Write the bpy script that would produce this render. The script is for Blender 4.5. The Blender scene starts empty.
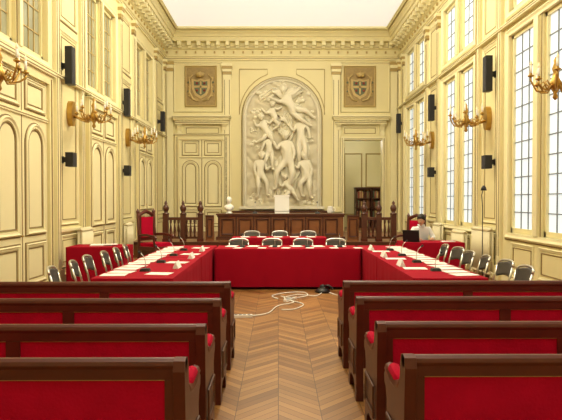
import bpy, bmesh, math, random
from mathutils import Vector, Matrix, noise
random.seed(4)
scn = bpy.context.scene
scn.view_settings.view_transform = 'Standard'

# ------------------------------------------------------------------ materials
MATS = {}
def mat(name, col, rough=0.6, metal=0.0, emit=None, es=0.0, var=0.0, vscale=3.0, bump=0.0, bscale=40.0, coat=0.0, sheen=0.0, spec=None):
    m = bpy.data.materials.new(name); m.use_nodes = True
    nt = m.node_tree; b = nt.nodes['Principled BSDF']
    b.inputs['Base Color'].default_value = (*col, 1)
    b.inputs['Roughness'].default_value = rough
    b.inputs['Metallic'].default_value = metal
    if spec is not None: b.inputs['Specular IOR Level'].default_value = spec
    if coat: b.inputs['Coat Weight'].default_value = coat; b.inputs['Coat Roughness'].default_value = 0.2
    if sheen: b.inputs['Sheen Weight'].default_value = sheen; b.inputs['Sheen Roughness'].default_value = 0.4
    if emit:
        b.inputs['Emission Color'].default_value = (*emit, 1); b.inputs['Emission Strength'].default_value = es
    tc = nt.nodes.new('ShaderNodeTexCoord')
    if var:
        n = nt.nodes.new('ShaderNodeTexNoise'); n.inputs['Scale'].default_value = vscale; n.inputs['Detail'].default_value = 5
        nt.links.new(tc.outputs['Object'], n.inputs['Vector'])
        mx = nt.nodes.new('ShaderNodeMix'); mx.data_type = 'RGBA'
        mx.inputs[6].default_value = (*[c*(1-var) for c in col], 1)
        mx.inputs[7].default_value = (*[min(1, c*(1+var)) for c in col], 1)
        nt.links.new(n.outputs['Fac'], mx.inputs[0]); nt.links.new(mx.outputs[2], b.inputs['Base Color'])
    if bump:
        n2 = nt.nodes.new('ShaderNodeTexNoise'); n2.inputs['Scale'].default_value = bscale; n2.inputs['Detail'].default_value = 4
        nt.links.new(tc.outputs['Object'], n2.inputs['Vector'])
        bp = nt.nodes.new('ShaderNodeBump'); bp.inputs['Strength'].default_value = bump; bp.inputs['Distance'].default_value = 0.02
        nt.links.new(n2.outputs['Fac'], bp.inputs['Height']); nt.links.new(bp.outputs['Normal'], b.inputs['Normal'])
    MATS[name] = m
    return m

mat('cream', (0.77, 0.69, 0.38), 0.5, var=0.06, vscale=1.5)
mat('cream_light', (0.82, 0.755, 0.46), 0.5, var=0.04)
mat('ochre', (0.24, 0.16, 0.05), 0.5, var=0.15)
mat('gilt_line', (0.44, 0.32, 0.11), 0.45)
mat('ceiling_white_glow', (0.90, 0.88, 0.84), 0.8, emit=(1, .97, .95), es=0.55)  # white paint plus added emission to brighten the ceiling; no lamp
mat('stucco', (0.80, 0.75, 0.58), 0.6, bump=0.3, bscale=14)
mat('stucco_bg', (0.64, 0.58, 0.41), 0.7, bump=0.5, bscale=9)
mat('wood', (0.085, 0.014, 0.007), 0.38, var=0.35, vscale=8, coat=0.08, spec=.4)
mat('wood_dark', (0.075, 0.020, 0.009), 0.38, var=0.3, vscale=6, coat=0.1)
mat('wood_brown', (0.19, 0.068, 0.022), 0.38, var=0.25, vscale=5, coat=0.1)
mat('velvet', (0.42, 0.002, 0.028), 0.9, var=0.25, vscale=7, bump=0.2, bscale=60, spec=.12)
mat('cloth', (0.33, 0.003, 0.018), 0.9, var=0.08, vscale=4, spec=.12)
mat('gold', (0.48, 0.30, 0.08), 0.33, metal=0.9)
mat('black', (0.012, 0.012, 0.014), 0.5)
mat('grille', (0.03, 0.03, 0.035), 0.7, bump=0.6, bscale=300)
mat('chair_back', (0.07, 0.065, 0.06), 0.4)
mat('chrome', (0.66, 0.65, 0.60), 0.28, metal=0.9)
mat('paper', (0.85, 0.85, 0.82), 0.8)
mat('white', (0.85, 0.84, 0.80), 0.5)
mat('marble', (0.9, 0.88, 0.82), 0.4)
mat('bulb', (0.9, 0.8, 0.6), 0.3, emit=(1, .7, .4), es=0.3)
mat('candle', (0.86, 0.80, 0.62), 0.5)
mat('pane', (0.5, 0.55, 0.6), 0.4, emit=(0.86, 0.95, 1.0), es=0.66)
mat('lead', (0.20, 0.22, 0.23), 0.5)
mat('pane_dark', (0.33, 0.34, 0.24), 0.12, var=0.4, vscale=2)
mat('skin', (0.62, 0.36, 0.24), 0.5)
mat('hair', (0.012, 0.009, 0.008), 0.5)
mat('shirt', (0.75, 0.77, 0.8), 0.8)
mat('trouser', (0.03, 0.035, 0.05), 0.8)
mat('lip', (0.4, 0.12, 0.1), 0.5)
mat('crest_bg', (0.34, 0.24, 0.09), 0.6, var=0.35, vscale=12)
mat('crest_blue', (0.13, 0.15, 0.08), 0.5)
mat('crest_gold', (0.52, 0.38, 0.15), 0.5, var=0.25, vscale=20)
mat('crest_red', (0.25, 0.05, 0.03), 0.5)
mat('radiator', (0.74, 0.67, 0.43), 0.4)

def parquet():
    m = bpy.data.materials.new('parquet'); m.use_nodes = True
    nt = m.node_tree; N = nt.nodes; L = nt.links; b = N['Principled BSDF']
    def math_(op, a, bb=None, cc=None):
        n = N.new('ShaderNodeMath'); n.operation = op
        for i, v in enumerate((a, bb, cc)):
            if v is None: continue
            if isinstance(v, (int, float)): n.inputs[i].default_value = v
            else: L.new(v, n.inputs[i])
        return n.outputs[0]
    tc = N.new('ShaderNodeTexCoord'); sp = N.new('ShaderNodeSeparateXYZ'); L.new(tc.outputs['Object'], sp.inputs[0])
    x, y = sp.outputs[0], sp.outputs[1]
    w = 0.33
    col = math_('FLOOR', math_('DIVIDE', x, w))
    tri = math_('PINGPONG', x, w)
    v = math_('ADD', y, tri)
    vv = math_('DIVIDE', v, 0.10)
    pid = math_('FLOOR', vv); fr = math_('FRACT', vv)
    comb = N.new('ShaderNodeCombineXYZ'); L.new(col, comb.inputs[0]); L.new(pid, comb.inputs[1])
    wn = N.new('ShaderNodeTexWhiteNoise'); wn.noise_dimensions = '2D'; L.new(comb.outputs[0], wn.inputs['Vector'])
    ramp = N.new('ShaderNodeValToRGB'); L.new(wn.outputs['Value'], ramp.inputs[0])
    e = ramp.color_ramp.elements
    e[0].color = (0.185, 0.078, 0.019, 1); e[1].color = (0.36, 0.18, 0.052, 1)
    g1 = math_('LESS_THAN', fr, 0.06)
    frx = math_('FRACT', math_('DIVIDE', x, w)); g2 = math_('LESS_THAN', frx, 0.016)
    gap = math_('MAXIMUM', g1, g2)
    mx = N.new('ShaderNodeMix'); mx.data_type = 'RGBA'
    L.new(gap, mx.inputs[0]); L.new(ramp.outputs[0], mx.inputs[6]); mx.inputs[7].default_value = (0.08, 0.034, 0.011, 1)
    nz = N.new('ShaderNodeTexNoise'); nz.inputs['Scale'].default_value = 0.9; L.new(tc.outputs['Object'], nz.inputs['Vector'])
    mr = math_('MULTIPLY_ADD', nz.outputs['Fac'], 0.6, 0.7)
    mm = N.new('ShaderNodeVectorMath'); mm.operation = 'SCALE'; L.new(mx.outputs[2], mm.inputs[0]); L.new(mr, mm.inputs['Scale'])
    L.new(mm.outputs[0], b.inputs['Base Color'])
    b.inputs['Roughness'].default_value = 0.42
    b.inputs['Specular IOR Level'].default_value = 0.38
    MATS['parquet'] = m
parquet()

# ------------------------------------------------------------------ builder
class B:
    def __init__(s):
        s.v = []; s.f = []; s.m = []; s.s = []; s.names = []; s.M = Matrix()
    def mi(s, n):
        if n not in s.names: s.names.append(n)
        return s.names.index(n)
    def add(s, vs, fs, m, smooth=False):
        o = len(s.v)
        s.v += [s.M @ Vector(p) for p in vs]
        k = s.mi(m)
        for f in fs:
            s.f.append([i+o for i in f]); s.m.append(k); s.s.append(smooth)
    def box(s, x0, x1, y0, y1, z0, z1, m, W=None):
        vs = [(x, y, z) for z in (z0, z1) for y in (y0, y1) for x in (x0, x1)]
        if W: vs = [W(*p) for p in vs]
        s.add(vs, [(0,1,3,2),(4,6,7,5),(0,4,5,1),(2,3,7,6),(0,2,6,4),(1,5,7,3)], m)
    def frustum(s, cx, cy, z0, z1, a0, b0, a1, b1, m):
        vs = [(cx-a0,cy-b0,z0),(cx+a0,cy-b0,z0),(cx-a0,cy+b0,z0),(cx+a0,cy+b0,z0),
              (cx-a1,cy-b1,z1),(cx+a1,cy-b1,z1),(cx-a1,cy+b1,z1),(cx+a1,cy+b1,z1)]
        s.add(vs, [(0,1,3,2),(4,6,7,5),(0,4,5,1),(2,3,7,6),(0,2,6,4),(1,5,7,3)], m)
    def tube(s, pts, r, m, seg=8, smooth=True):
        pts = [Vector(p) for p in pts]; n = len(pts)
        rs = r if isinstance(r, (list, tuple)) else [r]*n
        vs = []; fs = []
        prev = None
        for i, p in enumerate(pts):
            t = (pts[min(i+1, n-1)] - pts[max(i-1, 0)]).normalized()
            if prev is None:
                a = Vector((0,0,1)) if abs(t.z) < 0.9 else Vector((1,0,0))
                u = t.cross(a).normalized()
            else:
                u = (prev - t*prev.dot(t)).normalized()
            prev = u; w = t.cross(u)
            for k in range(seg):
                an = 2*math.pi*k/seg
                vs.append(p + (u*math.cos(an) + w*math.sin(an))*rs[i])
        for i in range(n-1):
            for k in range(seg):
                a = i*seg+k; b_ = i*seg+(k+1) % seg
                fs.append((a, b_, b_+seg, a+seg))
        s.add(vs, fs, m, smooth)
        s.add(vs[:seg], [tuple(range(seg))], m); s.add(vs[-seg:], [tuple(range(seg))], m)
    def lathe(s, c, prof, m, seg=14, smooth=True):
        vs = []; fs = []
        for r, z in prof:
            for k in range(seg):
                an = 2*math.pi*k/seg
                vs.append((c[0]+r*math.cos(an), c[1]+r*math.sin(an), c[2]+z))
        for i in range(len(prof)-1):
            for k in range(seg):
                a = i*seg+k; b_ = i*seg+(k+1) % seg
                fs.append((a, b_, b_+seg, a+seg))
        fs.append(tuple(range(seg))); fs.append(tuple(range(len(vs)-seg, len(vs))))
        s.add(vs, fs, m, smooth)
    def sphere(s, c, r, m, seg=14, rings=9):
        if not isinstance(r, (tuple, list)): r = (r, r, r)
        vs = []; fs = []
        for i in range(rings+1):
            th = math.pi*i/rings
            for k in range(seg):
                an = 2*math.pi*k/seg
                vs.append((c[0]+r[0]*math.sin(th)*math.cos(an), c[1]+r[1]*math.sin(th)*math.sin(an), c[2]+r[2]*math.cos(th)))
        for i in range(rings):
            for k in range(seg):
                a = i*seg+k; b_ = i*seg+(k+1) % seg
                fs.append((a, b_, b_+seg, a+seg))
        s.add(vs, fs, m, True)
    def prism(s, poly, fn, t0, t1, m, smooth=False):
        n = len(poly)
        vs = [fn(p[0], p[1], t0) for p in poly] + [fn(p[0], p[1], t1) for p in poly]
        s.add(vs, [tuple(range(n)), tuple(range(n, 2*n))], m)
        s.add(vs, [(i, (i+1) % n, n+(i+1) % n, n+i) for i in range(n)], m, smooth)
    def ring(s, W, path, w, h, m, h0=0.0):
        rows = [(0, h0), (0.0, h0+h*0.6), (w*0.3, h0+h), (w*0.65, h0+h*0.55), (w, h0+h*0.5), (w, h0)]
        vs = []; n = None
        for ins, hh in rows:
            p = path(ins); n = len(p)
            vs += [W(u, hh, z) for u, z in p]
        fs = []
        for i in range(len(rows)-1):
            for k in range(n):
                a = i*n+k; b_ = i*n+(k+1) % n
                fs.append((a, b_, b_+n, a+n))
        s.add(vs, fs, m)
    def finish(s, name, bevel=0, parent=None, subsurf=0):
        me = bpy.data.meshes.new(name)
        me.from_pydata([tuple(p) for p in s.v], [], s.f)
        for n in s.names: me.materials.append(MATS[n])
        for p, k, sm in zip(me.polygons, s.m, s.s):
            p.material_index = k; p.use_smooth = sm
        bm = bmesh.new(); bm.from_mesh(me)
        bmesh.ops.remove_doubles(bm, verts=bm.verts, dist=1e-6)
        bmesh.ops.recalc_face_normals(bm, faces=bm.faces)
        bm.to_mesh(me); bm.free()
        ob = bpy.data.objects.new(name, me); scn.collection.objects.link(ob)
        if bevel:
            md = ob.modifiers.new('bev', 'BEVEL'); md.width = bevel; md.segments = 2; md.limit_method = 'ANGLE'
        if subsurf:
            md = ob.modifiers.new('ss', 'SUBSURF'); md.levels = subsurf; md.render_levels = subsurf
        if parent: ob.parent = parent
        return ob

XL, XR, YB, YF, ZC = -4.3, 4.6, 21.0, -1.6, 8.0
WL = lambda u, h, z: (XL+h, u, z)
WR = lambda u, h, z: (XR-h, u, z)
WB = lambda u, h, z: (u, YB-h, z)
def rectp(u0, u1, z0, z1):
    return lambda i: [(u0+i, z0+i), (u1-i, z0+i), (u1-i, z1-i), (u0+i, z1-i)]
def archp(u0, u1, z0, zs, n=16):
    def f(i):
        r = (u1-u0)/2 - i; c = (u0+u1)/2
        return [(u0+i, z0+i), (u1-i, z0+i)] + [(c+r*math.cos(math.pi*k/n), zs+r*math.sin(math.pi*k/n)) for k in range(n+1)]
    return f

# ------------------------------------------------------------------ shell
def wall_with_openings(name, W, u0, u1, th, holes, m):
    b = B(); groups = {}
    for h in holes: groups.setdefault((h[0], h[1]), []).append((h[2], h[3]))
    cur = u0
    for (a, c) in sorted(groups):
        b.box(cur, a, -th, 0, 0, ZC, m, W)
        z = 0
        for (za, zb) in sorted(groups[(a, c)]):
            if za > z: b.box(a, c, -th, 0, z, za, m, W)
            z = zb
        b.box(a, c, -th, 0, z, ZC, m, W)
        cur = c
    b.box(cur, u1, -th, 0, 0, ZC, m, W)
    return b.finish(name)

RB = [1.05, 5.4, 9.75, 14.1, 18.45]
LB = [0.5, 4.85, 9.2, 13.5, 17.8]
holes = []
for c in RB: holes += [(c-1.2, c+1.2, 1.0, 4.9), (c-1.2, c+1.2, 5.35, 6.85)]
wall_with_openings('wall_right', WR, YF, YB+0.3, 0.3, holes, 'cream')
holes = []
for c in LB: holes += [(c-1.1, c+1.1, 4.2, 6.45)]
wall_with_openings('wall_left', WL, YF, YB+0.3, 0.3, holes, 'cream')
wall_with_openings('wall_back', WB, XL, XR, 0.3, [(2.5, 3.97, 0.45, 3.94)], 'cream')
b = B(); b.box(XL-.3, XR+.3, YF-.2, YF, 0, ZC, 'cream'); b.finish('wall_front')
b = B(); b.box(XL-.3, XR+.3, YF-.2, YB+4, -0.1, 0, 'parquet'); b.finish('floor')
b = B(); b.box(XL-.3, XR+.3, YF-.2, YB+4, ZC, ZC+.2, 'ceiling_white_glow'); b.finish('ceiling')

tn = [0]
def trim_name():
    tn[0] += 1; return 'trim_%d' % tn[0]

b = B()
for (x0, x1, y0, y1) in [(XL, XL+.62, YF, YB), (XR-.62, XR, YF, YB), (XL+.62, XR-.62, YB-.8, YB)]:
    b.box(x0, x1, y0, y1, ZC-.05, ZC-.001, 'cream_light')
CP = lambda u, h, z: (u, z, ZC-.05-h)
b.ring(CP, rectp(XL+.56, XR-.56, YF, YB-.74), .1, .05, 'cream_light')
b.ring(CP, rectp(XL+.50, XR-.50, YF, YB-.68), .03, .02, 'gilt_line')
b.finish(trim_name())

prof = [(0, 6.95), (.05, 6.95), (.05, 7.06), (.09, 7.08), (.09, 7.12), (.03, 7.14), (.03, 7.34), (.08, 7.36), (.12, 7.42),
        (.12, 7.58), (.40, 7.58), (.40, 7.72), (.44, 7.74), (.46, 7.80), (.52, 7.88), (.52, 7.95), (0, 7.95)]
def cornice(W, u0, u1):
    b = B()
    vs = [W(u0, h, z) for h, z in prof] + [W(u1, h, z) for h, z in prof]; n = len(prof)
    b.add(vs, [(i, (i+1) % n, n+(i+1) % n, n+i) for i in range(n)] + [tuple(range(n)), tuple(range(n, 2*n))], 'cream')
    u = u0+.25
    while u < u1-.2:
        b.box(u-.07, u+.07, .12, .37, 7.44, 7.58, 'cream_light', W)
        b.box(u-.06, u+.06, .12, .22, 7.37, 7.44, 'cream_light', W)
        u += .36
    u = u0+.1
    while u < u1-.1:
        b.box(u-.03, u+.03, .05, .085, 7.2, 7.28, 'gilt_line', W); u += .36
    b.box(u0, u1, .0, .412, 7.725, 7.735, 'ochre', W)
    b.box(u0, u1, .0, .056, 7.0, 7.02, 'ochre', W)
    b.box(u0, u1, .0, .126, 7.42, 7.435, 'ochre', W)
    b.finish(trim_name())
cornice(WL, YF, YB-.13); cornice(WR, YF, YB-.13); cornice(WB, XL, XR)

wi = [0]; di = [0]
def window(W, u0, u1, z0, z1, cols, rows, depth, pane, frame, lead, mull=0.34, fw=.07):
    wi[0] += 1; b = B()
    b.box(u0+.005, u1-.005, -depth-.02, -depth, z0+.005, z1-.005, pane, W)
    c = (u0+u1)/2
    segs = [(u0+.005, c-mull/2), (c+mull/2, u1-.005)]
    b.box(c-mull/2, c+mull/2, -depth-.01, 0.0, z0+.005, z1-.005, frame, W); b.box(c-mull*.25, c+mull*.25, 0, .05, z0+.005, z1-.005, 'cream_light', W)
    b.box(c-mull/2+.02, c-mull/2+.035, 0, .01, z0, z1, 'ochre', W); b.box(c+mull/2-.035, c+mull/2-.02, 0, .01, z0, z1, 'ochre', W)
    for a, d in segs:
        b.box(a, a+fw, -depth, -depth+.05, z0+.005, z1-.005, frame, W)
        b.box(d-fw, d, -depth, -depth+.05, z0+.005, z1-.005, frame, W)
        b.box(a, d, -depth, -depth+.05, z0+.005, z0+fw+.03, frame, W)
        b.box(a, d, -depth, -depth+.05, z1-fw, z1-.005, frame, W)
        for i in range(1, cols):
            u = a+fw+(d-a-2*fw)*i/cols; b.box(u-.010, u+.010, -depth, -depth+.018, z0+fw, z1-fw, lead, W)
        for i in range(1, rows):
            z = z0+fw+(z1-z0-2*fw)*i/rows; b.box(a+fw, d-fw, -depth, -depth+.017, z-.010, z+.010, lead, W)
    b.ring(W, rectp(u0-.12, u1+.12, z0-.12, z1+.12), .12, .06, 'cream_light')
    b.ring(W, rectp(u0-.145, u1+.145, z0-.145, z1+.145), .025, .02, 'ochre')
    b.finish('window_%d' % wi[0])
for c in RB:
    window(WR, c-1.2, c+1.2, 1.0, 4.9, 3, 11, .1, 'pane', 'cream', 'lead')
    window(WR, c-1.2, c+1.2, 5.35, 6.85, 3, 4, .1, 'pane', 'cream', 'lead')
for c in LB:
    window(WL, c-1.1, c+1.1, 4.2, 6.45, 4, 5, .12, 'pane_dark', 'cream', 'gilt_line', mull=.2)

def door(W, u0, u1, z0, z1, h=.03):
    di[0] += 1; b = B(); c = (u0+u1)/2
    b.box(u0, u1, .001, h, z0, z1, 'cream_light', W)
    b.box(c-.014, c+.014, h, h+.004, z0, z1, 'ochre', W)
    zo = z1-.68
    b.box(u0, u1, h, h+.03, zo-.03, zo+.03, 'cream_light', W); b.box(u0, u1, h, h+.034, zo-.008, zo+.008, 'ochre', W)
    for a, d in [(u0, c), (c, u1)]:
        w = d-a; r = (w-.24)/2
        zs = zo-.12-r
        zmid = z0+(zo-z0)*.34
        b.ring(W, archp(a+.12, d-.12, zmid, zs), .08, .05, 'cream_light', h)
        b.ring(W, archp(a+.095, d-.095, zmid-.025, zs), .03, .02, 'ochre', h)
        b.ring(W, archp(a+.22, d-.22, zmid+.1, zs), .025, .02, 'ochre', h)
        for za, zb in ((z0+.2, zmid-.15), (zo+.1, z1-.06)):
            b.ring(W, rectp(a+.12, d-.12, za, zb), .06, .04, 'cream_light', h)
            b.ring(W, rectp(a+.095, d-.095, za-.025, zb+.025), .028, .02, 'ochre', h)
            b.ring(W, rectp(a+.2, d-.2, za+.08, zb-.08), .022, .015, 'ochre', h)
    for a, d in [(u0-.16, u0), (u1, u1+.16)]: b.box(a, d, .001, .09, z0, z1+.16, 'cream', W); b.box((a+d)/2-.015, (a+d)/2+.015, .09, .1, z0, z1+.1, 'ochre', W)
    b.box(u0, u1, .001, .09, z1, z1+.16, 'cream', W)
    b.box(u0-.2, u1+.2, .001, .14, z1+.16, z1+.22, 'cream_light', W)
    b.box(u0-.2, u1+.2, .001, .145, z1+.18, z1+.2, 'ochre', W)
    b.tube([W(c-.05, h, z0+1.05), W(c-.05, h+.05, z0+1.05), W(c-.15, h+.06, z0+1.05)], .012, 'gold')
    b.finish('door_%d' % di[0])
for c in LB[:4]: door(WL, c-1.0, c+1.0, 0.0, 3.78)
door(WL, 16.8, 18.8, 0.46, 3.78)
door(WB, -3.75, -2.05, .46, 3.94)

def pier(W, u0, u1):
    b = B(); w = u1-u0
    for a in (u0+.12, u1-.30):
        b.box(a, a+.18, 0, .07, .3, 6.5, 'cream_light', W)
        b.box(a-.03, a+.21, 0, .11, .0, .3, 'cream', W)
        b.box(a-.01, a+.19, 0, .09, 6.5, 6.56, 'ochre', W)
        for k in range(4): b.box(a-.01-.008*k, a+.19+.008*k, 0, .09+.02*k, 6.56+.09*k, 6.65+.09*k, 'cream_light' if k % 2 else 'gilt_line', W)
        b.box(a+.03, a+.045, .07, .078, .5, 6.4, 'ochre', W); b.box(a+.135, a+.15, .07, .078, .5, 6.4, 'ochre', W)
    if w > 1.2:
        a, d = u0+.42, u1-.42
        for z0, z1 in ((1.15, 5.0), (5.2, 6.75), (.3, .95)):
            b.ring(W, rectp(a, d, z0, z1), .05, .035, 'cream_light'); b.ring(W, rectp(a-.02, d+.02, z0-.02, z1+.02), .02, .015, 'ochre')
            b.ring(W, rectp(a+.1, d-.1, z0+.1, z1-.1), .018, .012, 'ochre')
        b.box(a-.1, d+.1, 0, .06, 1.02, 1.08, 'cream_light', W)
    b.finish(trim_name())
def piers(W, bays, half):
    edges = [YF] + sum([[c-half, c+half] for c in bays], []) + [YB]
    for i in range(0, len(edges), 2):
        if edges[i+1]-edges[i] > .6: pier(W, edges[i], edges[i+1])
piers(WR, RB, 1.36); piers(WL, LB, 1.26)
for nm, W, u0, u1 in (('baseboard_left', WL, YF, 15.65), ('baseboard_right', WR, YF, 15.65)):
    b = B(); b.box(u0, u1, 0.0, .04, 0, .16, 'cream_light', W)
    b.box(u0, u1, 0, .045, .14, .15, 'ochre', W); b.finish(nm)
b = B()
for c in RB:
    for a, d in ((c-1.05, c-.1), (c+.1, c+1.05)):
        b.ring(WR, rectp(a, d, .25, .82), .05, .03, 'cream_light'); b.ring(WR, rectp(a+.09, d-.09, .34, .73), .02, .015, 'ochre')
b.finish(trim_name())
b = B()
for W, bays, z in ((WR, RB, 5.12), (WL, LB, 4.05)):
    b.box(YF, YB, 0, .1, z-.03, z+.03, 'cream_light', W); b.box(YF, YB, 0, .105, z-.008, z+.008, 'ochre', W)
b.finish(trim_name())

# ------------------------------------------------------------------ back wall decoration
CX = .15
b = B()
for x in (-1.93, 2.2):
    b.box(x-.14, x+.14, 0, .1, .46, 6.3, 'cream_light', WB)
    for dx in (-.09, .09): b.box(x+dx-.01, x+dx+.01, .1, .108, 1.4, 6.2, 'ochre', WB)
    b.box(x-.2, x+.2, 0, .16, 1.2, 1.35, 'cream', WB)
    for k in range(5): b.box(x-.15-.015*k, x+.15+.015*k, 0, .1+.03*k, 6.3+.1*k, 6.4+.1*k, 'cream_light' if k % 2 == 0 else 'gilt_line', WB)
for x in (-4.1, 4.4):
    b.box(x-.12, x+.12, 0, .08, .46, 6.4, 'cream_light', WB)
    for k in range(4): b.box(x-.13-.012*k, x+.13+.012*k, 0, .08+.03*k, 6.4+.12*k, 6.52+.12*k, 'cream_light' if k % 2 == 0 else 'gilt_line', WB)
b.finish(trim_name())
for x0, x1 in ((-3.98, -1.78), (2.05, 4.2)):
    b = B()
    b.box(x0, x1, 0, .36, 4.74, 4.84, 'cream_light', WB); b.box(x0+.05, x1-.05, 0, .30, 4.66, 4.74, 'cream', WB)
    b.box(x0+.1, x1-.1, 0, .2, 4.52, 4.66, 'cream_light', WB); b.box(x0+.1, x1-.1, 0, .206, 4.56, 4.58, 'ochre', WB)
    b.box(x0, x1, 0, .366, 4.765, 4.785, 'ochre', WB)
    for x in (x0+.25, x1-.25):
        b.prism([(0, 4.0), (.06, 4.0), (.1, 4.1), (.09, 4.25), (.14, 4.4), (.24, 4.52), (0, 4.52)], lambda h, z, t: WB(t, h, z), x-.09, x+.09, 'cream_light')
    b.ring(WB, rectp(x0+.42, x1-.42, 4.12, 4.46), .04, .03, 'cream_light')
    b.ring(WB, rectp(x0+.48, x1-.48, 4.18, 4.40), .02, .015, 'ochre')
    u = x0+.3
    while u < x1-.25: b.box(u-.03, u+.03, .2, .27, 4.6, 4.66, 'cream_light', WB); u += .14
    b.finish(trim_name())
b = B()
for (u0, u1, z0, z1) in ((-3.95, -2.13, 5.0, 6.85), (2.4, 4.25, 5.0, 6.85)):
    b.ring(WB, rectp(u0, u1, z0, z1), .04, .03, 'cream_light'); b.ring(WB, rectp(u0-.016, u1+.016, z0-.016, z1+.016), .018, .012, 'ochre')
for sg in (-1, 1):
    pts = [(CX+sg*1.62, 6.62), (CX+sg*.55, 6.62)] + [(CX+sg*1.62*math.sin(a), 4.9+1.62*math.cos(a)) for a in [math.radians(20+10*k) for k in range(8)]]
    pts = [WB(u, .012, z) for u, z in pts]; b.tube(pts+[pts[0]], .014, 'gilt_line', 6)
b.finish(trim_name())
for xc in (-2.93, 3.11):
    b = B(); z0, z1 = 5.24, 6.68; w = .55
    b.box(xc-w, xc+w, 0.001, .03, z0, z1, 'crest_bg', WB)
    b.ring(WB, rectp(xc-w-.06, xc+w+.06, z0-.06, z1+.06), .07, .07, 'gilt_line', .001)
    sh = [(0, -.38), (.2, -.26), (.3, -.02), (.3, .28), (.12, .24), (0, .3), (-.12, .24), (-.3, .28), (-.3, -.02), (-.2, -.26)]
    b.prism([(xc+p[0]*1.15, 5.92+p[1]*1.15) for p in sh], lambda u, z, t: WB(u, t, z), .03, .06, 'crest_gold')
    b.prism([(xc+p[0]*.85, 5.92+p[1]*.85) for p in sh], lambda u, z, t: WB(u, t, z), .06, .075, 'crest_blue')
    b.box(xc-.25, xc+.25, .075, .085, 5.9, 5.98, 'crest_gold', WB); b.box(xc-.03, xc+.03, .075, .085, 5.66, 6.14, 'crest_gold', WB)
    for k in range(4): b.sphere(WB(xc+(-.14 if k % 2 else .14), .08, 5.8+.27*(k//2)), .05, 'crest_red', 8, 6)
    for sg in (-1, 1):
        b.tube([WB(xc+sg*.08, .06, 5.4), WB(xc+sg*.3, .07, 5.48), WB(xc+sg*.43, .06, 5.72), WB(xc+sg*.4, .06, 6.0), WB(xc+sg*.44, .06, 6.25), WB(xc+sg*.28, .06, 6.4)], [.02, .04, .04, .035, .03, .015], 'crest_gold')
        for k in range(5): b.sphere(WB(xc+sg*(.42+.03*(k % 2)), .06, 5.6+.17*k), (.06, .03, .045), 'crest_blue' if k % 2 else 'crest_gold', 8, 5)
    b.lathe(WB(xc, .2, 6.29), [(.14, 0), (.15, .05), (.17, .13), (.1, .1), (.04, .16), (0, .2)], 'crest_gold', 10)
    b.finish('coat_of_arms_panel')

# ------------------------------------------------------------------ stucco relief
root = bpy.data.objects.new('arched_stucco_relief', None); scn.collection.objects.link(root)
NR, ZS = 1.37, 4.80
b = B(); ap = archp(CX-NR, CX+NR, 1.42, ZS, 24)
b.ring(WB, archp(CX-NR-.13, CX+NR+.13, 1.30, ZS, 24), .15, .22, 'stucco')
b.ring(WB, archp(CX-NR-.17, CX+NR+.17, 1.26, ZS, 24), .035, .1, 'gilt_line')
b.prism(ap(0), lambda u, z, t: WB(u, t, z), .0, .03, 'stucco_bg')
b.box(CX-1.6, CX+1.6, .0, .3, 1.31, 1.42, 'stucco', WB)
b.finish('niche_frame', parent=root)
b = B(); nx, nz = 80, 130; vs = []; idx = {}
for j in range(nz+1):
    for i in range(nx+1):
        u = -NR+.03+2*(NR-.03)*i/nx; z = 1.43+4.75*j/nz
        if not (z <= ZS or (u*u+(z-ZS)**2) < (NR-.02)**2): continue
        nn = noise.fractal(Vector((u*1.7, z*1.4, 3.1)), 1.0, 2.0, 4)
        fold = abs(math.sin(z*5+u*3+3*noise.noise(Vector((u*1.5, z*1.5, 7)))))
        rock = max(0, 1-(z-1.42)/1.2)
        h = .07+.10*nn+.05*fold+.2*rock*(.6+noise.noise(Vector((u*3, z*3, 0))))
        idx[(i, j)] = len(vs); vs.append(WB(CX+u, max(.035, h), z))
fs = [(idx[(i, j)], idx[(i+1, j)], idx[(i+1, j+1)], idx[(i, j+1)]) for i in range(nx) for j in range(nz)
      if all(k in idx for k in ((i, j), (i+1, j), (i+1, j+1), (i, j+1)))]
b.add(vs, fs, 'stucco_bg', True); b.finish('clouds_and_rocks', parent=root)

def skin_mesh(name, V, E, R, m, root_i=0, ss=2, parent=None):
    me = bpy.data.meshes.new(name); me.from_pydata(V, E, []); me.update()
    ob = bpy.data.objects.new(name, me); scn.collection.objects.link(ob)
    md = ob.modifiers.new('skin', 'SKIN'); md.use_smooth_shade = True
    sv = me.skin_vertices[0].data
    for i, r in enumerate(R):
        sv[i].radius = (r, r) if not isinstance(r, tuple) else r
        sv[i].use_root = (i == root_i)
    s2 = ob.modifiers.new('ss', 'SUBSURF'); s2.levels = ss; s2.render_levels = ss
    me.materials.append(MATS[m])
    if parent: ob.parent = parent
    return ob
def bake(ob):
    dg = bpy.context.evaluated_depsgraph_get(); dg.update()
    me = bpy.data.meshes.new_from_object(ob.evaluated_get(dg))
    ob.modifiers.clear(); ob.data = me
    return ob

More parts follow.
